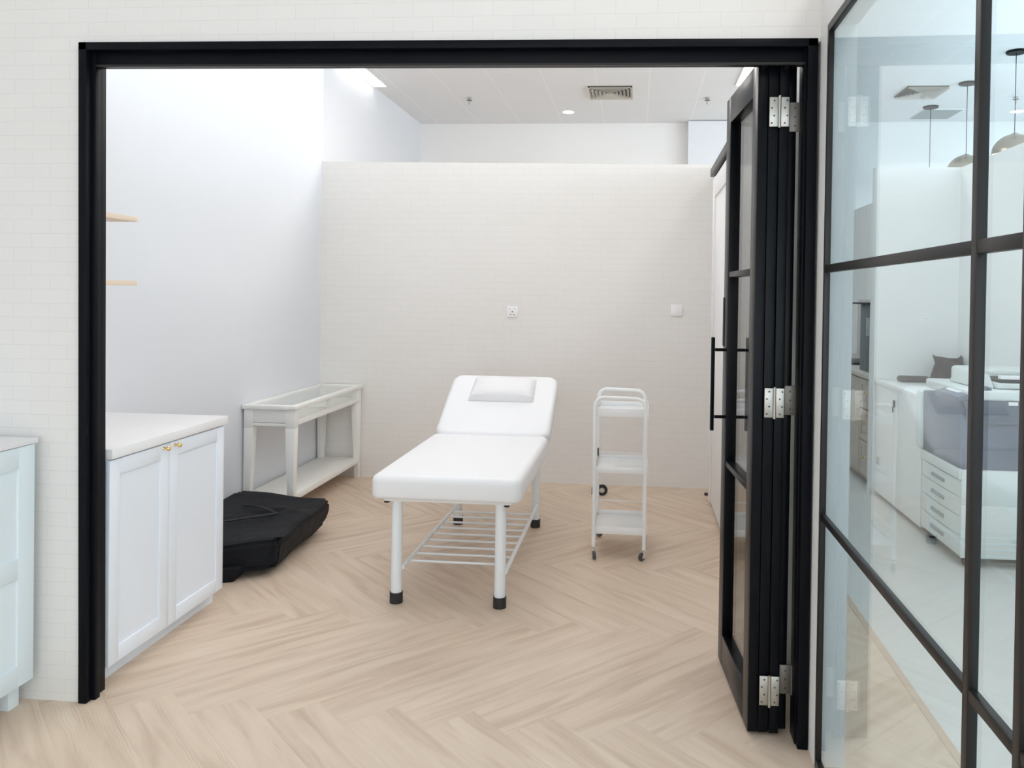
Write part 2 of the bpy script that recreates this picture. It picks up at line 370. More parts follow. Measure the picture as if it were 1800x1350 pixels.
# ------------------------------------------------------------------ folding door leaves
def leaf(near, far, th, z0, z1, name, label, flip=1, hand=False, detail=True):
    """near/far = (x, y) of the left face ends, body extends th to the right"""
    N = Vector((near[0], near[1], 0)); Fv = Vector((far[0], far[1], 0)); d = (Fv-N); Lw = d.length; d.normalize()
    nrm = Vector((d.y, -d.x, 0))   # points to +x
    M4 = Matrix(((nrm.x, d.x, 0, N.x), (nrm.y, d.y, 0, N.y), (0, 0, 1, 0), (0, 0, 0, 1)))
    t = thing(name, label, 'folding door', (N.x, N.y, 0), kind='structure')
    # local coordinates: x thickness, y along width, z up
    sw = .085
    def put(g, nm, mat, par, lb=None): return g.build(nm, mat, par, m=M4, label=lb)
    put(G().box(0, th, 0, sw, z0, z1, .002), 'stile', BLACKL, t)
    put(G().box(0, th, Lw-sw, Lw, z0, z1, .002), 'stile', BLACKL, t)
    put(G().box(0, th, sw, Lw-sw, z1-.105, z1, .002), 'top_rail', BLACKL, t)
    put(G().box(0, th, sw, Lw-sw, z0, z0+.125, .002), 'bottom_rail', BLACKL, t)
    for zz in (1.592, .832):
        put(G().box(.002, th-.002, sw, Lw-sw, zz-.011, zz+.011, .001), 'glazing_bar', BLACKL, t)
    put(G().box(th*.72-.003, th*.72+.003, sw-.005, Lw-sw+.005, z0+.12, z1-.10), 'glass_pane', GLASS_D, t)
    return t, M4, Lw, put
BLACKL = pm('black_satin_leaf', (0.003, 0.004, 0.006), 0.30, var=0.1, spec=0.15)
Z0, Z1 = .012, 2.306
l1, M1, W1, put1 = leaf((.397, 2.815), (.353, 3.390), .034, Z0, Z1, 'door_1', 'leftmost leaf of the folded black glass doors, its glass facing the bed, with a bar handle')
# its bar handle on the far stile
hg = G().box(-.056, -.042, W1-.045-.009, W1-.045+.009, .958, 1.338, .003)
h = hg.build('bar_handle', BLACK, l1, m=M1)
for zz in (1.014, 1.287): G().cyl((-.04, W1-.045, zz), (.0, W1-.045, zz), .0065).build('handle_post', BLACK, h, m=M1)
G().box(-.003, .003, W1-.02, W1+.002, 1.30, 1.50, .001).build('lock_plate', DARK, l1, m=M1)
l2, M2, W2, put2 = leaf((.4325, 2.815), (.390, 3.392), .034, Z0, Z1, 'door_2', 'second leaf from the left in the folded stack of black glass doors')
l3, M3, W3, put3 = leaf((.4685, 2.812), (.436, 3.390), .032, Z0, Z1, 'door_3', 'third leaf from the left in the folded stack, hinged to the second leaf')
l4, M4_, W4, put4 = leaf((.503, 2.845), (.472, 3.415), .028, Z0, Z1-.006, 'door_4', 'rightmost leaf of the folded black glass doors, next to the jamb')
G().cyl((.415, 2.806, 2.288), (.415, 2.816, 2.288), .007).build('screw', CHROME, l1)
G().cyl((.492, 2.803, 2.288), (.492, 2.813, 2.288), .007).build('screw', CHROME, l3)
for zc in (2.131, 1.144, .160):       # steel butt hinges joining the second and third leaves
    hh = .100
    g = G().box(.434, .463, 2.806, 2.8115, zc-hh/2, zc+hh/2, .001).box(.472, .500, 2.806, 2.8115, zc-hh/2, zc+hh/2, .001)
    g.cyl((.4675, 2.804, zc-hh/2-.004), (.4675, 2.804, zc+hh/2+.004), .0052)
    hg = g.build('hinge', STEEL, l3, label='bright steel hinge')
    for xx in (.446, .489):
        for i, dz in enumerate((-.038, -.013, .013, .038)):
            xo = xx+(.004 if i % 2 else -.004)
            G().cyl((xo, 2.8045, zc+dz), (xo, 2.8062, zc+dz), .003, seg=10).build('screw', HOLE, hg)
for zc in (2.120, 1.150, .188):       # duller hinges between the fourth leaf and the jamb
    g = G().box(.506, .546, 2.838, 2.8435, zc-.05, zc+.05, .001).cyl((.547, 2.836, zc-.05), (.547, 2.836, zc+.05), .005)
    hg = g.build('hinge', STEELD, l4, label='dull grey hinge')
    for dz in (-.03, .0, .03): G().cyl((.525, 2.8365, zc+dz), (.525, 2.8382, zc+dz), .003, seg=10).build('screw', HOLE, hg)

# ------------------------------------------------------------------ glass partition (right)
win = thing('window_1', 'black framed glass partition wall with a view into the copier room', 'glass partition', (.587, 1.5, 0), kind='structure')
X0, X1 = .587, .606
YL = 2.652
zt = 2.369
G().box(X0, X1, YL-.016, YL, 0, zt, .002).build('end_post', BRONZE, win)
G().box(X0, X1, -4.5, YL-.016, zt-.024, zt, .002).build('top_rail', BRONZE, win)
G().box(X0, X1, -4.5, YL-.016, 0, .030, .002).build('bottom_rail', BRONZE, win)
ys = [(1.477, 1.501), (1.283, 1.307), (.10, .124), (-1.1, -1.076), (-2.3, -2.276), (-3.5, -3.476)]
for (ya, yb) in ys: G().box(X0, X1, ya, yb, .03, zt-.03, .002).build('mullion', BRONZE, win)
prev = YL-.016
for (ya, yb) in ys+[(-4.5, -4.5)]:
    for (za, zb) in ((1.583, 1.608), (.7965, .818)): G().box(X0+.001, X1-.001, yb, prev, za, zb, .002).build('glazing_bar', BRONZE, win)
    G().box(.5965, .6005, yb-.004, prev+.004, .026, zt-.022).build('glass_pane', GLASS_P, win, smooth=False)
    prev = ya

# ------------------------------------------------------------------ sliding door on the right partition
sd = thing('door_5', 'white sliding door leaf hanging on the right wall behind the folded black doors', 'sliding door', (.57, 5.3, 0), kind='structure')
G().box(.545, .585, 4.35, 6.02, .02, 2.36, .003).build('leaf_panel', WHITE2, sd)
G().box(.535, .545, 4.35, 4.47, .02, 2.36, .002).build('stile', WHITE2, sd)
G().box(.535, .545, 5.90, 6.02, .02, 2.36, .002).build('stile', WHITE2, sd)
G().box(.535, .545, 4.47, 5.90, 2.22, 2.36, .002).build('rail', WHITE2, sd)
tr = thing('sliding_door_track', 'dark metal sliding door track at the top of the right wall beside the folded doors', 'door track', (.57, 5.3, 2.43))
G().box(.528, .562, 4.0, 6.20, 2.405, 2.465, .008).build('rail_cover', BRONZE, tr)
G().box(.566, .600, 4.0, 6.20, 2.39, 2.45, .003).build('wall_bracket', DARK, tr)
tag(G().box(.525, .585, 6.19, 6.225, 0, .016, .003).build('floor_guide', RUBBER), 'tiny dark block on the floor at the foot of the right wall corner', 'door guide')
tag(G().box(.572, .598, 5.05, 5.09, 0, .03, .003).build('door_stop', RUBBER), 'small brown-black block on the floor just left of the folded door glass', 'door stop')

# ------------------------------------------------------------------ shaker cabinets
def shaker(t, name, xf, y0, y1, z0, z1, mat, knob=None, rail=.06, extra=None, sgn=1, kmat=None):
    """door facing +x (sgn=1) or -x (sgn=-1); xf = front face"""
    dth = .018
    xa, xb = (xf-dth, xf) if sgn > 0 else (xf, xf+dth)
    xp0, xp1 = (xf-dth, xf-.007) if sgn > 0 else (xf+.007, xf+dth)
    g = G().box(xp0, xp1, y0+.02, y1-.02, z0+.02, z1-.02)
    g.box(xa, xb, y0, y0+rail, z0, z1, .0012).box(xa, xb, y1-rail, y1, z0, z1, .0012)
    g.box(xa, xb, y0+rail, y1-rail, z1-rail, z1, .0012).box(xa, xb, y0+rail, y1-rail, z0, z0+rail, .0012)
    if extra: g.box(xa, xb, y0+rail, y1-rail, extra-.035, extra+.035, .0012)
    d = g.build(name, mat, t)
    if knob:
        kx = xf+sgn*.0
        prof = [(0, 0), (.007, 0), (.005, .004), (.004, .012), (.009, .017), (.011, .023), (.008, .029), (0, .030)]
        G().lathe(prof if sgn > 0 else [(r, -z) for r, z in prof], (kx, knob[0], knob[1]), 16, 'X').build('knob', kmat or BRASS, d)
    return d
bc = thing('base_cabinet', 'white two-door base cabinet with brass knobs beside the left door jamb', 'cabinet', (-2.25, 3.28, 0))
G().box(-2.578, -1.974, 2.86, 3.700, .075, .856, .001).build('body', CAB, bc)
G().box(-2.578, -2.018, 2.87, 3.775-.05, 0, .075).build('plinth', CAB, bc)
shaker(bc, 'door', -1.955, 2.81+.05, 3.246, .078, .853, CAB, knob=(3.205, .838))
shaker(bc, 'door', -1.955, 3.250, 3.700, .078, .853, CAB, knob=(3.286, .838))
tag(G().box(-2.578, -1.945, 2.86, 3.722, .860, .898, .002).build('countertop', STONE), 'white stone countertop on the two-door cabinet inside the opening', 'countertop')
fc = thing('base_cabinet', 'pale blue-white shaker cabinet cut by the left edge of the photo', 'cabinet', (-2.45, 2.2, 0))
G().box(-2.75, -2.160, 1.30, 2.715, .098, .942, .001).build('body', CABC, fc)
for (yy0, yy1) in ((2.10, 2.715), (1.46, 2.095)): shaker(fc, 'door', -2.140, yy0, yy1, .098, .940, CABC, rail=.075, extra=.515)
for yy in (2.685, 1.40): G().box(-2.23, -2.19, yy-.025, yy+.025, 0, .10, .002).build('leg', CABC, fc)
for yy in (2.685, 1.40): G().box(-2.72, -2.68, yy-.025, yy+.025, 0, .10, .002).build('leg', CABC, fc)
tag(G().box(-2.75, -2.135, 1.28, 2.725, .943, .962, .002).build('countertop', STONE), 'thin white top on the cabinet at the left edge of the photo', 'countertop')

# ------------------------------------------------------------------ wall shelves
for k, (zz, lab) in enumerate(((1.812, 'upper of two pale wooden wall shelves showing past the left jamb'), (1.515, 'lower of two pale wooden wall shelves showing past the left jamb'))):
    s = thing('wall_shelf', lab, 'shelf', (-2.45, 3.2, zz), group='pale wall shelves on the left wall')
    G().box(-2.578, -2.33, 2.86, 3.595, zz, zz+.022, .001).build('board', WOOD, s)
    for yy in (3.40, 2.97):
        b = [(-2.578, yy-.018, zz-.10), (-2.57, yy-.018, zz-.10)]
        g = G()
        g.hexa([(-2.579, yy-.015, zz-.13), (-2.555, yy-.015, zz-.13), (-2.555, yy+.015, zz-.13), (-2.579, yy+.015, zz-.13), (-2.579, yy-.015, zz-.001), (-2.42, yy-.015, zz-.001), (-2.42, yy+.015, zz-.001), (-2.579, yy+.015, zz-.001)])
        g.box(-2.578, -2.37, yy-.015, yy+.015, zz-.022, zz-.001, .001)
        g.build('bracket', COATW, s)

# ------------------------------------------------------------------ console table
tx0, tx1, ty0, ty1 = -2.576, -2.208, 5.095, 6.405
ct = thing('console_table', 'off-white console table with glass top standing in the far left corner', 'console table', (-2.39, 5.75, 0))
g = G().box(tx1-.045, tx1, ty0, ty1, .722, .750, .005).box(tx0, tx0+.045, ty0, ty1, .722, .750, .005)
g.box(tx0+.045, tx1-.045, ty0, ty0+.055, .722, .750, .005).box(tx0+.045, tx1-.045, ty1-.055, ty1, .722, .750, .005)
tt = g.build('top_frame', CREAM, ct)
G().box(tx0+.04, tx1-.04, ty0+.05, ty1-.05, .738, .745).build('glass_top', GLASS_T, ct, smooth=False)
fx = tx1-.022
G().box(fx-.020, fx, ty0+.06, ty1-.06, .612, .642, .002).build('front_rail', CREAM, ct)
G().box(fx-.026, fx-.006, ty0+.06, ty1-.06, .642, .650, .001).build('front_bead', CREAM, ct)
G().box(fx-.022, fx-.002, 5.73, 5.765, .648, .722, .001).build('divider', CREAM, ct)
for (a_, b_) in ((ty0+.06, 5.73), (5.765, ty1-.06)):
    G().box(fx-.016, fx-.011, a_, b_, .650, .722).build('glass_front', GLASS_T, ct, smooth=False)
    G().box(tx0+.045, fx-.03, a_+.004, b_-.004, .640, .650, .001).build('display_tray', CREAM, ct)
for yy, sg in ((ty0+.022, 1), (ty1-.042, -1)):
    G().box(tx0+.06, tx1-.07, yy, yy+.020, .635, .722, .001).build('end_panel', CREAM, ct)
    G().box(tx0+.06, tx1-.07, yy-.004, yy+.016, .612, .630, .002).build('end_rail', CREAM, ct)
G().box(tx0+.01, tx0+.028, ty0+.06, ty1-.06, .612, .722, .001).build('back_rail', CREAM, ct)
G().box(tx0+.022, tx1-.018, ty0+.02, ty1-.02, .120, .160, .003).build('shelf', CREAM, ct)
def tleg(xo, sx, yo, sy):
    """outer corner (xo, yo); sx/sy point inward; inner faces taper towards the floor"""
    g = G(); wt, wb = .062, .040
    def ring(w, w2, z): return [(xo, yo, z), (xo+sx*w, yo, z), (xo+sx*w, yo+sy*w2, z), (xo, yo+sy*w2, z)]
    lo, mid, hi = ring(wb, wb, 0), ring(wt, wt, .60), ring(wt, wt, .722)
    def fix(r): return r if sx*sy > 0 else r[::-1]
    g.hexa(fix(lo)+fix(mid), .0015); g.hexa(fix(mid)+fix(hi), .0015)
    return g
for (xo, sx, yo, sy) in ((tx1-.012, -1, ty0+.012, 1), (tx0+.012, 1, ty0+.012, 1), (tx1-.012, -1, ty1-.012, -1), (tx0+.012, 1, ty1-.012, -1)):
    tleg(xo, sx, yo, sy).build('leg', CREAM, ct)

# ------------------------------------------------------------------ black case on the floor
def bag():
    top = {'nr': (-1.845, 4.095, .196), 'fr': (-1.885, 4.905, .205), 'fl': (-2.565, 5.05, .207), 'nl': (-2.50, 3.76, .185)}
    bot = {'nr': (-1.880, 4.075, .038), 'fr': (-1.915, 4.905, .052), 'fl': (-2.54, 5.0, .045), 'nl': (-2.50, 3.80, .030)}
    nx, ny, nz = 40, 44, 10
    t = bmesh.new(); grid = {}
    def P(u, v, w_):
        def bl(c): return [(Vector(c['nl'])*(1-u)+Vector(c['nr'])*u)*(1-v) + (Vector(c['fl'])*(1-u)+Vector(c['fr'])*u)*v]
        a_, b_ = bl(bot)[0], bl(top)[0]; p = a_.lerp(b_, w_)
        # round the edges
        r = .05
        eu = min(u, 1-u); ev = min(v, 1-v); ew = min(w_, 1-w_)
        ctr = P.c
        k = 0
        if eu < .03 and ew < .15: k += .012
        if ev < .03 and ew < .15: k += .012
        if eu < .03 and ev < .03: k += .012
        d = (ctr-p); p = p+d.normalized()*k
        # soft creases
        p.z += .005*math.sin(9*u+5*v)*math.sin(7*v+1.3)*(1 if w_ > .9 else .3)
        p.z += -.013*math.exp(-((v-.62-(u-.55)*.28)/.02)**2)*math.exp(-((u-.62)/.16)**2)*(w_ > .9)
        p.z += .014*math.exp(-((v-.66+(u-.75)*.35)/.028)**2)*math.exp(-((u-.76)/.14)**2)*(w_ > .9)
        p.z += -.010*math.exp(-((v-.50-(u-.45)*.15)/.02)**2)*math.exp(-((u-.55)/.2)**2)*(w_ > .9)
        p.x += .005*math.sin(11*v+6*w_)*(1 if u > .97 else 0)
        return p
    P.c = Vector((-2.2, 4.4, .12))
    def V(i, j, k):
        key = (i, j, k)
        if key not in grid: grid[key] = t.verts.new(P(i/nx, j/ny, k/nz))
        return grid[key]
    for i in range(nx):
        for j in range(ny):
            t.faces.new((V(i, j, nz), V(i+1, j, nz), V(i+1, j+1, nz), V(i, j+1, nz))); t.faces.new((V(i, j, 0), V(i, j+1, 0), V(i+1, j+1, 0), V(i+1, j, 0)))
    for k in range(nz):
        for i in range(nx):
            t.faces.new((V(i, 0, k), V(i+1, 0, k), V(i+1, 0, k+1), V(i, 0, k+1))); t.faces.new((V(i, ny, k), V(i, ny, k+1), V(i+1, ny, k+1), V(i+1, ny, k)))
        for j in range(ny):
            t.faces.new((V(nx, j, k), V(nx, j+1, k), V(nx, j+1, k+1), V(nx, j, k+1))); t.faces.new((V(0, j, k), V(0, j, k+1), V(0, j+1, k+1), V(0, j+1, k)))
    bmesh.ops.recalc_face_normals(t, faces=t.faces)
    g = G(); g._merge(t); return g
bg = thing('carry_case', 'flat black fabric carry case lying on the floor beside the white base cabinet', 'bag', (-2.2, 4.4, 0))
case = bag().build('case', NYLON, bg)
G().tube([(-1.866, 4.13, .190), (-1.872, 4.35, .196), (-1.880, 4.65, .199), (-1.893, 4.86, .199)], .0035, 8).build('piping', NYLON, bg)
G().hexa([(-2.48, 3.80, 0), (-2.045, 3.98, 0), (-2.06, 4.12, 0), (-2.48, 4.05, 0), (-2.48, 3.80, .08), (-2.0, 3.995, .08), (-2.0, 4.14, .08), (-2.48, 4.05, .08)], .012, 3).build('end_flap', NYLON, bg)
for (x_, y_) in ((-2.10, 4.72), (-2.42, 4.75)):
    G().box(x_-.05, x_+.05, y_-.04, y_+.04, 0, .070, .008).build('foot', RUBBER, bg)
G().tube(fillet([(-2.30, 4.28, .214), (-2.15, 4.42, .214), (-2.05, 4.50, .216), (-2.20, 4.62, .216), (-2.34, 4.66, .214)], .03), .006, 8).build('strap', RUBBER, bg)

# ------------------------------------------------------------------ treatment bed
bed = thing('treatment_bed', 'white padded treatment bed with raised backrest in the middle of the room', 'treatment bed', (-.89, 4.5, 0))
def cushion(w, l, h_, rr):
    t = bmesh.new(); bmesh.ops.create_cube(t, size=1)
    for v in t.verts: v.co = Vector((v.co.x*w, v.co.y*l, v.co.z*h_))
    # round the plan corners, then the rims
    ed = [e for e in t.edges if abs(e.verts[0].co.z-e.verts[1].co.z) > h_*.5]
    bmesh.ops.bevel(t, geom=ed, offset=rr, segments=8, profile=.5, affect='EDGES')
    ed = [e for e in t.edges if abs(e.verts[0].co.z-h_/2) < 1e-5 and abs(e.verts[1].co.z-h_/2) < 1e-5]
    bmesh.ops.bevel(t, geom=ed, offset=.034, segments=6, profile=.5, affect='EDGES')
    ed = [e for e in t.edges if abs(e.verts[0].co.z+h_/2) < 1e-5 and abs(e.verts[1].co.z+h_/2) < 1e-5]
    bmesh.ops.bevel(t, geom=ed, offset=.02, segments=4, profile=.5, affect='EDGES')
    return t
def cush(w, l, h_, rr, mtx):
    g = G(); t = cushion(w, l, h_, rr); t.transform(mtx); g._merge(t); return g
cush(.722, 1.20, .115, .045, Matrix.Translation((-.89, 4.335, .5775))).build('seat_cushion', VINYL, bed)
ang = math.radians(29)
BM = Matrix.Translation((-.89, 4.925, .632)) @ Matrix.Rotation(ang, 4, 'X')
cush(.722, .655, .100, .075, BM @ Matrix.Translation((0, .3275+.004, -.050))).build('backrest', VINYL, bed)
# support plates
G().box(-1.20, -.58, 3.79, 4.90, .500, .521, .003).build('seat_board', COATW, bed)
G().box(-1.20+.89, -.58+.89, .03, .60, -.116, -.098, .003, m=BM).build('back_board', COATW, bed)
for (x_, y_) in ((-1.144, 3.83), (-.637, 3.83), (-1.144, 5.19), (-.637, 5.19)):
    lg = G().cyl((x_, y_, .045), (x_, y_, .500 if y_ < 4 else .500), .0265, seg=28).build('leg', COAT, bed)
    G().cyl((x_, y_, 0), (x_, y_, .052), .0315, seg=28).build('rubber_foot', RUBBER, lg)
G().box(-1.17, -.61, 5.17, 5.21, .478, .508, .004).build('cross_bar', COAT, bed)
for x_ in (-1.17, -.61): G().box(x_-.015, x_+.015, 4.85, 5.20, .478, .506, .004).build('frame_tube', COAT, bed)
for x_ in (-1.10, -.68): G().cyl((x_, 5.10, .50), (x_, 5.22, .70), .008).build('back_strut', COAT, bed)
for x_ in (-1.118, -.612):
    G().cyl((x_, 3.835, .168), (x_-.012, 5.185, .145), .0105, seg=16).build('side_rail', COAT, bed)
for k in range(9):
    y_ = 3.955+k*.1235; z_ = .163-.0021*k
    G().cyl((-1.118, y_, z_), (-.612, y_, z_), .0062, seg=12).build('cross_rod', COAT, bed)
for x_ in (-1.190, -.605): G().box(x_-.012, x_+.012, 3.80, 3.83, .488, .503, .003).build('clamp', RUBBER, bed)
# head pillow
def pillow():
    t = bmesh.new(); nx, ny = 24, 14; top = []; w_, l_ = .43, .25
    def hgt(u, v):
        e = max(0, 1-abs(2*u-1)**6)*max(0, 1-abs(2*v-1)**5); return .062*(e**.5)*(.72+.28*math.cos((v-.3)*2.2))
    vt = {}; vb = {}
    for i in range(nx+1):
        for j in range(ny+1):
            u, v = i/nx, j/ny; x_ = (u-.5)*w_*(1-.03*v); y_ = v*l_
            vt[i, j] = t.verts.new((x_, y_, max(hgt(u, v), .002)))
            vb[i, j] = t.verts.new((x_, y_, 0))
    for i in range(nx):
        for j in range(ny):
            t.faces.new((vt[i, j], vt[i+1, j], vt[i+1, j+1], vt[i, j+1])); t.faces.new((vb[i, j], vb[i, j+1], vb[i+1, j+1], vb[i+1, j]))
    for i in range(nx):
        t.faces.new((vb[i, 0], vb[i+1, 0], vt[i+1, 0], vt[i, 0])); t.faces.new((vt[i, ny], vt[i+1, ny], vb[i+1, ny], vb[i, ny]))
    for j in range(ny):
        t.faces.new((vt[0, j], vt[0, j+1], vb[0, j+1], vb[0, j])); t.faces.new((vb[nx, j], vb[nx, j+1], vt[nx, j+1], vt[nx, j]))
    bmesh.ops.recalc_face_normals(t, faces=t.faces); g = G(); g._merge(t); return g
tag(pillow().build('head_pillow', VINYL2, m=BM @ Matrix.Translation((.008, .345, 0.002))), 'small white head pillow on the backrest of the treatment bed', 'pillow')

# ------------------------------------------------------------------ trolley
tl = thing('trolley', 'white three-tier metal trolley on casters to the right of the bed', 'trolley', (-.085, 4.83, 0))
xa, xb, ya, yb = -.232, .056, 4.615, 5.045
for y_ in (ya, yb):
    G().tube(fillet([(xa, y_, .068), (xa, y_, .922), (xb, y_, .915), (xb, y_, .062)], .062, 8), .0105, 14).build('end_frame', COATW, tl)
for zf, zr in ((.812, .862), (.490, .528), (.140, .184)):
    g = G().box(xa+.002, xb+.012, ya+.010, yb-.008, zf, zf+.006, .001)
    g.box(xa+.010, xb-.008, ya+.006, ya+.010, zf, zr-.004, .001).box(xa+.010, xb-.008, yb-.012, yb-.008, zf, zr-.014, .001)
    g.box(xb+.012, xb+.016, ya+.008, yb-.008, zf-.02, zr, .001).box(xa-.004, xa+.000, ya+.010, yb-.010, zf-.01, zr-.01, .001)
    g.build('tray', COATW, tl)
for z_ in (.222, .520):
    G().tube([(xa, ya, z_+.005), (xa, yb, z_+.005), (xb, yb, z_)], .0032, 8).build('guard_rail', COATW, tl)
def caster(x_, y_, ang_, label=None):
    # fork + wheel, ang_ = swivel
    R = Matrix.Translation((x_, y_, 0)) @ Matrix.Rotation(ang_, 4, 'Z')
    g = G().cyl((0, 0, .052), (0, 0, .066), .010, seg=14)
    g.box(-.014, .014, -.014, .014, .050, .054, .001)
    g.hexa([(-.013, -.026, .018), (-.010, -.026, .018), (-.010, -.010, .018), (-.013, -.010, .018), (-.013, -.012, .053), (-.010, -.012, .053), (-.010, .014, .053), (-.013, .014, .053)])
    g.hexa([(.010, -.026, .018), (.013, -.026, .018), (.013, -.010, .018), (.010, -.010, .018), (.010, -.012, .053), (.013, -.012, .053), (.013, .014, .053), (.010, .014, .053)])
    c = g.build('caster', CHROME, tl, m=R)
    G().lathe([(0, -.008), (.018, -.008), (.0235, -.005), (.0235, .005), (.018, .008), (0, .008)], (0, -.018, .0238), 24, 'X').build('wheel', GREYRUB, c, m=R)
caster(xa, ya, .35); caster(xb, ya, -.75); caster(xa, yb, .9); caster(xb, yb, .5)
tag(G().box(-.2295, -.2215, 4.90, 4.93, .530, .575, .002).build('lever_fragment', RUBBER), 'tiny black clip on the middle rail of the trolley behind its left post', 'lever_fragment')  # leftover bit of a missing stool's lever, placed at the trolley rail
cw = thing('caster_wheel', 'loose black caster wheel on the floor by the back wall, behind the trolley', 'wheel', (-.245, 6.08, 0))
w_ = G().lathe([(0, -.012), (.030, -.012), (.041, -.008), (.041, .008), (.030, .012), (0, .012)], (-.245, 6.08, .041), 28, 'Y').build('tyre', RUBBER, cw)
G().lathe([(0, -.0135), (.019, -.0135), (.019, .0135), (0, .0135)], (-.245, 6.08, .041), 24, 'Y').build('hub', STEEL, cw)
G().box(-.325, -.285, 6.085, 6.12, 0, .055, .004).build('bracket', RUBBER, cw)

# ------------------------------------------------------------------ wall socket and switch
sk = thing('wall_socket', 'small white square wall socket on the wallpaper above the bed', 'socket', (-.996, 6.42, 1.361))
pl = G().box(-1.040, -.952, 6.408, 6.4195, 1.317, 1.405, .003).build('face_plate', PLAST, sk)
for (dx, dz, r_) in ((0, 0, .0055), (-.014, -.022, .004), (.014, -.022, .004), (-.022, .022, .003), (.022, .022, .003)):
    G().cyl((-.996+dx, 6.4065, 1.361+dz), (-.996+dx, 6.4085, 1.361+dz), r_, seg=12).build('pin_hole', HOLE, pl)
sw = thing('wall_switch', 'small white square wall switch on the back wall near the folded doors', 'switch', (.302, 6.42, 1.394))
p2 = G().box(.258, .346, 6.408, 6.4195, 1.350, 1.438, .003).build('face_plate', PLAST, sw)
G().box(.280, .324, 6.404, 6.409, 1.368, 1.420, .002).build('rocker', PLAST, p2)

# ------------------------------------------------------------------ ceiling fittings
def led(x_, y0, y1, lab):
    t = thing('linear_light', lab, 'ceiling light', (x_, (y0+y1)/2, H), group='linear ceiling lights')
    G().box(x_-.085, x_+.085, y0-.01, y1+.01, H-.012, H-.001, .001).build('housing', PLAST, t)
    G().box(x_-.074, x_+.074, y0, y1, H-.018, H-.011).build('diffuser', LED, t)
led(-3.08, 8.19, 9.39, 'long linear ceiling light at the left edge of the tiled ceiling')
led(1.16, 8.28, 9.48, 'linear ceiling light peeking out beside the top of the folded doors')
FILL_PANEL = emit('fill_panel_emission', (1.0, 0.97, 0.935), FILL_PANEL_STRENGTH)
FILL_PANEL_DIM = emit('fill_panel_emission_dim', (1.0, 0.97, 0.95), FILL_PANEL_STRENGTH*.40)
def panel(x_, y_, room):  # unseen glowing panel, added only to brighten the room below it
    t = thing('fill_panel', 'added square-edged fill light panel above the %s, outside the picture' % room, 'ceiling light', (x_, y_, H), group='added fill panels above the '+room)
    G().box(x_-.31, x_+.31, y_-.61, y_+.61, H-.012, H-.001, .001).build('housing', PLAST, t)
    G().box(x_-.29, x_+.29, y_-.59, y_+.59, H-.016, H-.011).build('diffuser', FILL_PANEL_DIM if room == 'treatment room' else FILL_PANEL, t)
for x_, y_ in ((-1.6, 3.8), (-1.15, 5.3), (-.15, 4.3)): panel(x_, y_, 'treatment room')
for x_, y_ in ((-1.7, 7.55), (-.2, 7.55)): panel(x_, y_, 'space behind the back partition')
for x_, y_ in ((1.5, 1.0), (1.5, 3.2), (1.2, 7.55), (3.2, 2.2), (4.9, 1.5), (4.9, 5.0), (5.3, 8.0)): panel(x_, y_, 'copier room')
def downlight(x_, y_, r_, lab):
    t = thing('downlight', lab, 'ceiling light', (x_, y_, H))
    G().lathe([(r_*.82, -.002), (r_, -.003), (r_, 0), (r_*.82, 0)], (x_, y_, H-.0005), 32).build('rim', PLAST, t)
    G().lathe([(0, -.008), (r_*.8, -.006), (r_*.84, 0)], (x_, y_, H), 32).build('diffuser', SPOT, t)
downlight(-.967, 10.84, .088, 'round glowing downlight in the ceiling above the bed, near the square vent')
downlight(4.82, 10.95, .088, 'round glowing downlight in the ceiling seen through the glass by the pendants')
def sprinkler(x_, y_, lab):
    t = thing('sprinkler', lab, 'sprinkler', (x_, y_, H))
    G().cyl((x_, y_, H-.012), (x_, y_, H-.0005), .026).build('rose', STEEL, t)
    G().cyl((x_, y_, H-.085), (x_, y_, H-.01), .009).build('stem', STEEL, t)
    G().cyl((x_, y_, H-.034), (x_, y_, H-.030), .034, seg=16).build('deflector', HOLE, t)
sprinkler(-2.14, 10.03, 'small ceiling sprinkler head left of the square vent')
sprinkler(.81, 10.11, 'small ceiling sprinkler head between the square vent and the folded doors')
sprinkler(4.46, 10.17, 'small ceiling sprinkler head seen through the glass beside the right pendant')
def vent(x0, x1, y0, y1, lab):
    cx, cy = (x0+x1)/2, (y0+y1)/2; hx, hy = (x1-x0)/2, (y1-y0)/2
    t = thing('air_vent', lab, 'air vent', (cx, cy, H))
    G().box(x0-.02, x1+.02, y0-.02, y1+.02, H-.004, H-.0005).build('flange', VENT, t)
    G().box(x0+.005, x1-.005, y0+.005, y1-.005, H-.008, H-.003).build('recess', DARK, t)
    for k in range(6):
        f = 1-k*.165; a_, b_ = hx*f, hy*f; q = .030; zt_, zb_ = H-.007, H-.034
        g = G()
        for s_ in (-1, 1):
            # sloping vanes: outer lower edge, inner upper edge
            o1, i1 = a_, a_-q; o2, i2 = b_, b_-q
            vs = [(cx+s_*o1, cy-o2, zb_), (cx+s_*o1, cy+o2, zb_), (cx+s_*i1, cy+i2, zt_), (cx+s_*i1, cy-i2, zt_)]
            g.bm.faces.new([g.bm.verts.new(v) for v in vs])
            vs = [(cx-o1, cy+s_*o2, zb_), (cx+o1, cy+s_*o2, zb_), (cx+i1, cy+s_*i2, zt_), (cx-i1, cy+s_*i2, zt_)]
            g.bm.faces.new([g.bm.verts.new(v) for v in vs])
        bmesh.ops.solidify(g.bm, geom=g.bm.faces[:], thickness=.002)
        g.build('louvre', VENT, t, smooth=False)
vent(-.63, -.10, 9.49, 10.04, 'square louvred air vent in the ceiling above the back partition')
vent(3.03, 3.50, 9.60, 10.14, 'square louvred air vent in the ceiling seen through the glass')
rg = thing('return_grille', 'flat grey-green ceiling grille behind the pendant cords', 'air grille', (3.84, 11.05, H))
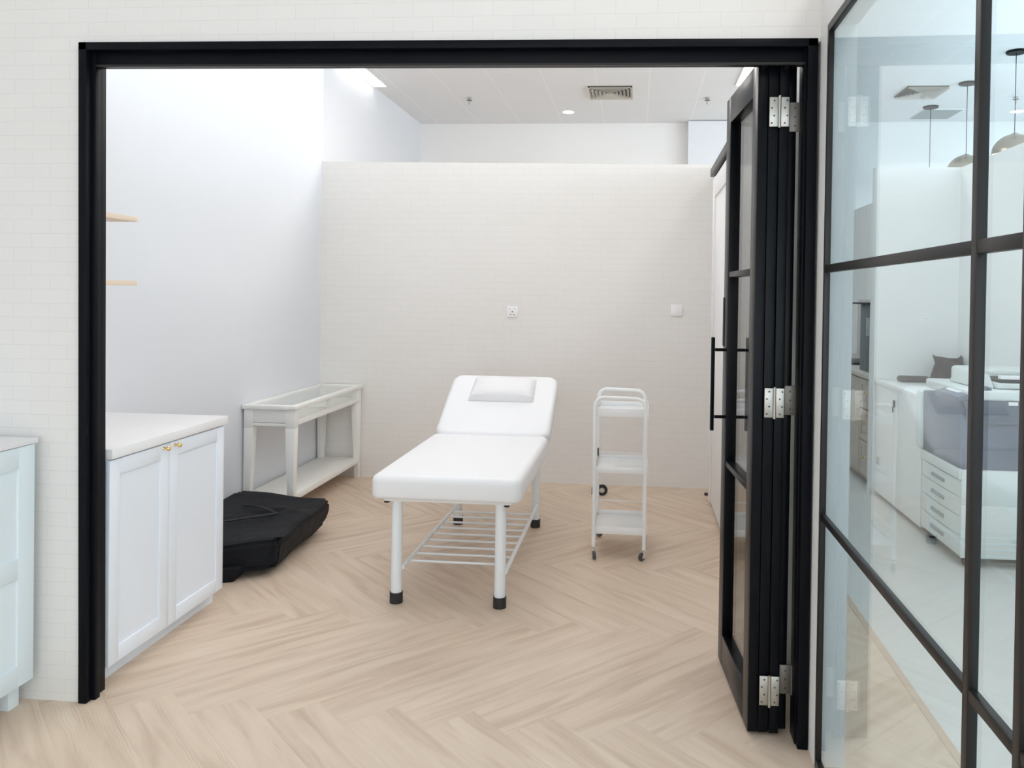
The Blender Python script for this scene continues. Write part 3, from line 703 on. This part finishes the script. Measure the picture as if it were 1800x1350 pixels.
G().box(3.60, 4.11, 10.78, 11.33, H-.008, H-.0005, .001).build('frame', PLAST, rg)
g = G()
for k in range(26): g.box(3.615, 4.095, 10.795+k*.0205, 10.795+k*.0205+.016, H-.013, H-.007)
g.build('grid', GRILL, rg, smooth=False)
# pendants
def pendant(y_, lab):
    t = thing('pendant_lamp', lab, 'pendant lamp', (3.645, y_, H), group='champagne dome pendants')
    G().lathe([(0, -.022), (.085, -.022), (.092, -.016), (.092, 0), (0, 0)], (3.645, y_, H-.001), 32).build('canopy', BLACK, t)
    G().cyl((3.645, y_, 3.155), (3.645, y_, H-.02), .004, seg=8).build('cord', BLACK, t)
    pr = [(.0, .205), (.02, .205)]+[(.205*math.sin(a_), .195*math.cos(a_)) for a_ in [PI/2*k/14 for k in range(2, 15)]]
    pr = [(max(r, 0), z) for r, z in pr]
    sh = G().lathe(pr+[(.202, 0)]+[(.200*math.sin(a_), .190*math.cos(a_)) for a_ in [PI/2*k/14 for k in range(13, 1, -1)]], (3.645, y_, 2.945), 40).build('shade', GOLD, t)
    G().lathe([(.198*math.sin(a_), .187*math.cos(a_)-.003) for a_ in [PI/2*k/14 for k in range(1, 15)]], (3.645, y_, 2.945), 40).build('shade_lining', INWHITE, t)
    return t
p = pendant(8.32, 'largest, nearest of the three champagne dome pendants, at the right edge')
pendant(9.50, 'middle of the three champagne dome pendants, half behind the mullion')
pendant(10.65, 'farthest of the three pendants, only its canopy and cord showing')

# ------------------------------------------------------------------ copier room: cupboards
dc = thing('drawer_cabinet', 'greige kitchenette cabinet with three drawers and brass knobs, beyond the pale partition', 'cabinet', (2.1, 7.5, 0))
G().box(1.852, 2.426, 6.505, 9.2, .06, .868, .001).build('body', TANC, dc)
G().box(1.90, 2.426, 6.505, 9.2, 0, .06).build('plinth', TANC, dc)
for (za, zb) in ((.62, .855), (.365, .612), (.085, .357)):
    shaker(dc, 'drawer', 1.832, 6.51, 6.86, za, zb, TANC, knob=(6.665, (za+zb)/2+.02), rail=.045, sgn=-1)
for ya_ in (6.868, 7.32): shaker(dc, 'door', 1.832, ya_, ya_+.44, .085, .855, TANC, rail=.06, sgn=-1)
tag(G().box(1.815, 2.428, 6.503, 9.22, .869, .900, .002).build('countertop', TANW), 'beige countertop on the greige drawer cabinet', 'countertop')
tag(G().box(2.412, 2.429, 6.51, 9.2, .901, 1.50, .001).build('backsplash', TANW), 'beige splashback behind the kitchenette countertop', 'splashback')
sn = thing('sink', 'dark sink set in the beige countertop of the kitchenette', 'sink', (2.1, 7.95, .9))
G().box(1.88, 2.36, 7.62, 8.30, .9005, .915, .002).build('rim', DARK, sn)
G().box(1.92, 2.32, 7.66, 8.26, .912, .918, .001).build('bowl', HOLE, sn)
fa = thing('tap', 'slim curved chrome tap standing over the dark sink', 'tap', (2.385, 7.9, .9))
G().cyl((2.385, 7.9, .9), (2.385, 7.9, 1.10), .012).build('stem', CHROME, fa)
G().tube([(2.385, 7.9, 1.09), (2.375, 7.9, 1.19), (2.33, 7.9, 1.25), (2.26, 7.9, 1.26), (2.20, 7.9, 1.22), (2.17, 7.9, 1.16)], .010).build('spout', CHROME, fa)
wd = thing('water_dispenser', 'tall slate grey dispenser on the kitchenette countertop beside the pale partition', 'dispenser', (2.05, 6.98, .9))
G().box(1.895, 2.24, 6.80, 7.13, .901, 1.46, .006).build('housing', SLATE, wd)
G().box(1.86, 2.26, 6.79, 7.30, 1.461, 1.475, .002).build('lid', DARK, wd)
G().box(1.893, 1.897, 6.84, 6.95, 1.20, 1.35, .001).build('sticker', GRILL, wd)
wc = thing('cupboard', 'plain white low cupboard with a dark lock between the partition and the copier', 'cabinet', (2.1, 5.9, 0))
G().box(1.852, 2.426, 5.40, 6.415, .035, .862, .001).build('body', COATW, wc)
G().box(1.90, 2.426, 5.41, 6.41, 0, .035).build('plinth', HOLE, wc)
for (a_, b_) in ((5.40, 5.905), (5.909, 6.415)): G().box(1.832, 1.850, a_, b_, .038, .860, .0015).build('door', COATW, wc)
lk = G().box(1.822, 1.832, 5.945, 5.975, .735, .785, .003).build('lock', DARK, wc)
G().box(1.816, 1.823, 5.952, 5.967, .70, .745, .002).build('key_tag', HOLE, lk)
tag(G().box(1.82, 2.428, 5.39, 6.418, .863, .890, .002).build('countertop', COATW), 'white top on the plain cupboard beside the copier', 'countertop')
# things on the cupboard
pad = thing('tool_case', 'long flat dark grey case on the white cupboard behind the copier', 'case', (2.08, 6.28, .89))
G().box(1.945, 2.170, 6.22, 6.30, .891, .935, .018, 4).build('body', DARK, pad)
def bagtop():
    t = bmesh.new(); n = 28; rings = []
    for zi, (z_, rx, ry) in enumerate(((.891, .14, .085), (.93, .135, .085), (1.0, .115, .07), (1.04, .10, .05), (1.07, .105, .04))):
        ring = []
        for k in range(n):
            a_ = 2*PI*k/n; wob = 1+.06*math.sin(5*a_+zi)+.04*math.sin(11*a_)
            ring.append(t.verts.new((2.325+(-.02*zi*.3)+rx*wob*math.cos(a_), 6.26+ry*wob*math.sin(a_), z_+(.02*math.cos(2*a_)+.012*math.sin(7*a_) if zi == 4 else 0))))
        rings.append(ring)
    for a_, b_ in zip(rings, rings[1:]):
        for k in range(n): t.faces.new((a_[k], a_[(k+1) % n], b_[(k+1) % n], b_[k]))
    t.faces.new(rings[0][::-1]); t.faces.new(rings[-1]); bmesh.ops.recalc_face_normals(t, faces=t.faces)
    g = G(); g._merge(t); return g
bb = thing('sack', 'crumpled black bag standing on the white cupboard behind the copier', 'bag', (2.33, 6.30, .89))
bagtop().build('body', NYLON, bb)

# ------------------------------------------------------------------ copier
cp = thing('copier', 'large slate blue and white office copier with four paper drawers on casters', 'copier', (2.1, 5.05, 0))
cx0, cx1, cy0, cy1 = 1.818, 2.42, 4.735, 5.37
G().box(cx0+.012, cx1, cy0, cy1, .055, .552, .008).build('lower_body', COPW, cp)
G().box(cx0+.01, cx1-.01, cy0-.003, cy0+.002, .055, .352, .001).build('side_panel', COPW, cp)
G().box(cx0+.01, cx1-.01, cy0-.003, cy0+.002, .356, .545, .001).build('side_panel', COPW, cp)
for x_ in (cx0+.06, cx1-.06):
    for y_ in (cy0+.05, cy1-.06): G().cyl((x_-.014, y_, .028), (x_+.014, y_, .028), .028).cyl((x_, y_, .03), (x_, y_, .06), .02).build('caster', RUBBER, cp)
zs = [.070, .178, .286, .394, .490]
for k in range(4):
    za, zb = zs[k]+.003, zs[k+1]-.003
    g = G(); n = 10      # front bowed outward towards -x
    pts = []
    for i in range(n+1):
        y_ = cy0+.004+(cy1-cy0-.008)*i/n; pts.append((cx0+.012-.022*math.sin(PI*(.12+.76*i/n))+.006, y_))
    for (a_, b_) in zip(pts, pts[1:]):
        g.hexa([(a_[0], a_[1], za), (cx0+.02, a_[1], za), (cx0+.02, b_[1], za), (b_[0], b_[1], za), (a_[0], a_[1], zb), (cx0+.02, a_[1], zb), (cx0+.02, b_[1], zb), (b_[0], b_[1], zb)])
    bmesh.ops.remove_doubles(g.bm, verts=g.bm.verts[:], dist=1e-5)
    d = g.build('drawer', COPW, cp)
    G().box(cx0-.012, cx0+.004, 4.95, 5.15, (za+zb)/2-.012, (za+zb)/2+.010, .004).build('handle', GRILL, d)
G().box(cx0-.004, cx0+.014, cy0+.002, cy1-.002, .494, .555, .003).build('front_band', COPW, cp)
# upper blue body
g = G().hexa([(cx0, cy0, .553), (cx1, cy0, .553), (cx1, cy1-.03, .553), (cx0, cy1-.03, .553), (cx0-.005, cy0, .93), (cx1, cy0, .93), (cx1, cy1-.02, .93), (cx0-.005, cy1-.02, .93)], .012)
g.build('upper_body', BLUEG, cp)
G().hexa([(cx0+.02, cy0-.03, .82), (cx1-.0, cy0-.03, .82), (cx1-.0, cy0, .80), (cx0+.06, cy0, .80), (cx0-.0, cy0-.05, .945), (cx1, cy0-.05, .945), (cx1, cy0, .945), (cx0, cy0, .945)], .004).build('side_tray', BLUED, cp)
G().box(2.05, 2.10, cy0-.054, cy0-.049, .925, .944, .001).build('catch', PLAST, cp)
G().box(cx0-.03, cx0+.05, cy1-.045, cy1+.02, .56, .93, .02, 4).build('end_cheek', COPW, cp)
# control panel, sloping towards -x
pn = G().hexa([(cx0-.035, 4.70, .935), (cx0+.15, 4.70, .985), (cx0+.15, 5.04, .985), (cx0-.035, 5.04, .935), (cx0-.035, 4.70, .965), (cx0+.15, 4.70, 1.022), (cx0+.15, 5.04, 1.022), (cx0-.035, 5.04, .965)], .006).build('control_panel', BLUEG, cp)
G().hexa([(cx0+.0, 4.78, .9775), (cx0+.09, 4.78, 1.0052), (cx0+.09, 4.98, 1.0052), (cx0+.0, 4.98, .9775), (cx0+.0, 4.78, .9805), (cx0+.09, 4.78, 1.0082), (cx0+.09, 4.98, 1.0082), (cx0+.0, 4.98, .9805)]).build('touch_screen', PLAST, pn)
G().box(cx0+.02, cx1, cy0-.045, cy1, .946, 1.005, .015, 3).build('top_deck', COPW, cp)
# document feeder
G().box(cx0+.16, cx1-.02, 5.02, 5.34, 1.006, 1.095, .025, 4).build('feeder', COPW, cp)
G().hexa([(cx0+.10, 4.78, 1.006), (cx0+.20, 4.78, 1.006), (cx0+.20, 5.20, 1.006), (cx0+.10, 5.20, 1.006), (cx0+.13, 4.83, 1.085), (cx0+.19, 4.83, 1.085), (cx0+.19, 5.18, 1.10), (cx0+.13, 5.18, 1.10)], .012).build('feeder_end', COPW, cp)
G().box(cx0+.20, cx1-.03, 4.76, 5.0, 1.010, 1.040, .006).build('platen_lid', COPW, cp)
G().box(cx0+.22, cx1-.03, 4.78, 5.02, 1.045, 1.058, .004).build('paper_tray', DARK, cp)
G().box(cx0+.22, cx1-.03, 4.76, 4.80, 1.062, 1.082, .004).build('tray_edge', PLAST, cp)
G().box(1.90, 1.935, cy0-.006, cy0, .40, .42).build('latch', GRILL, cp)
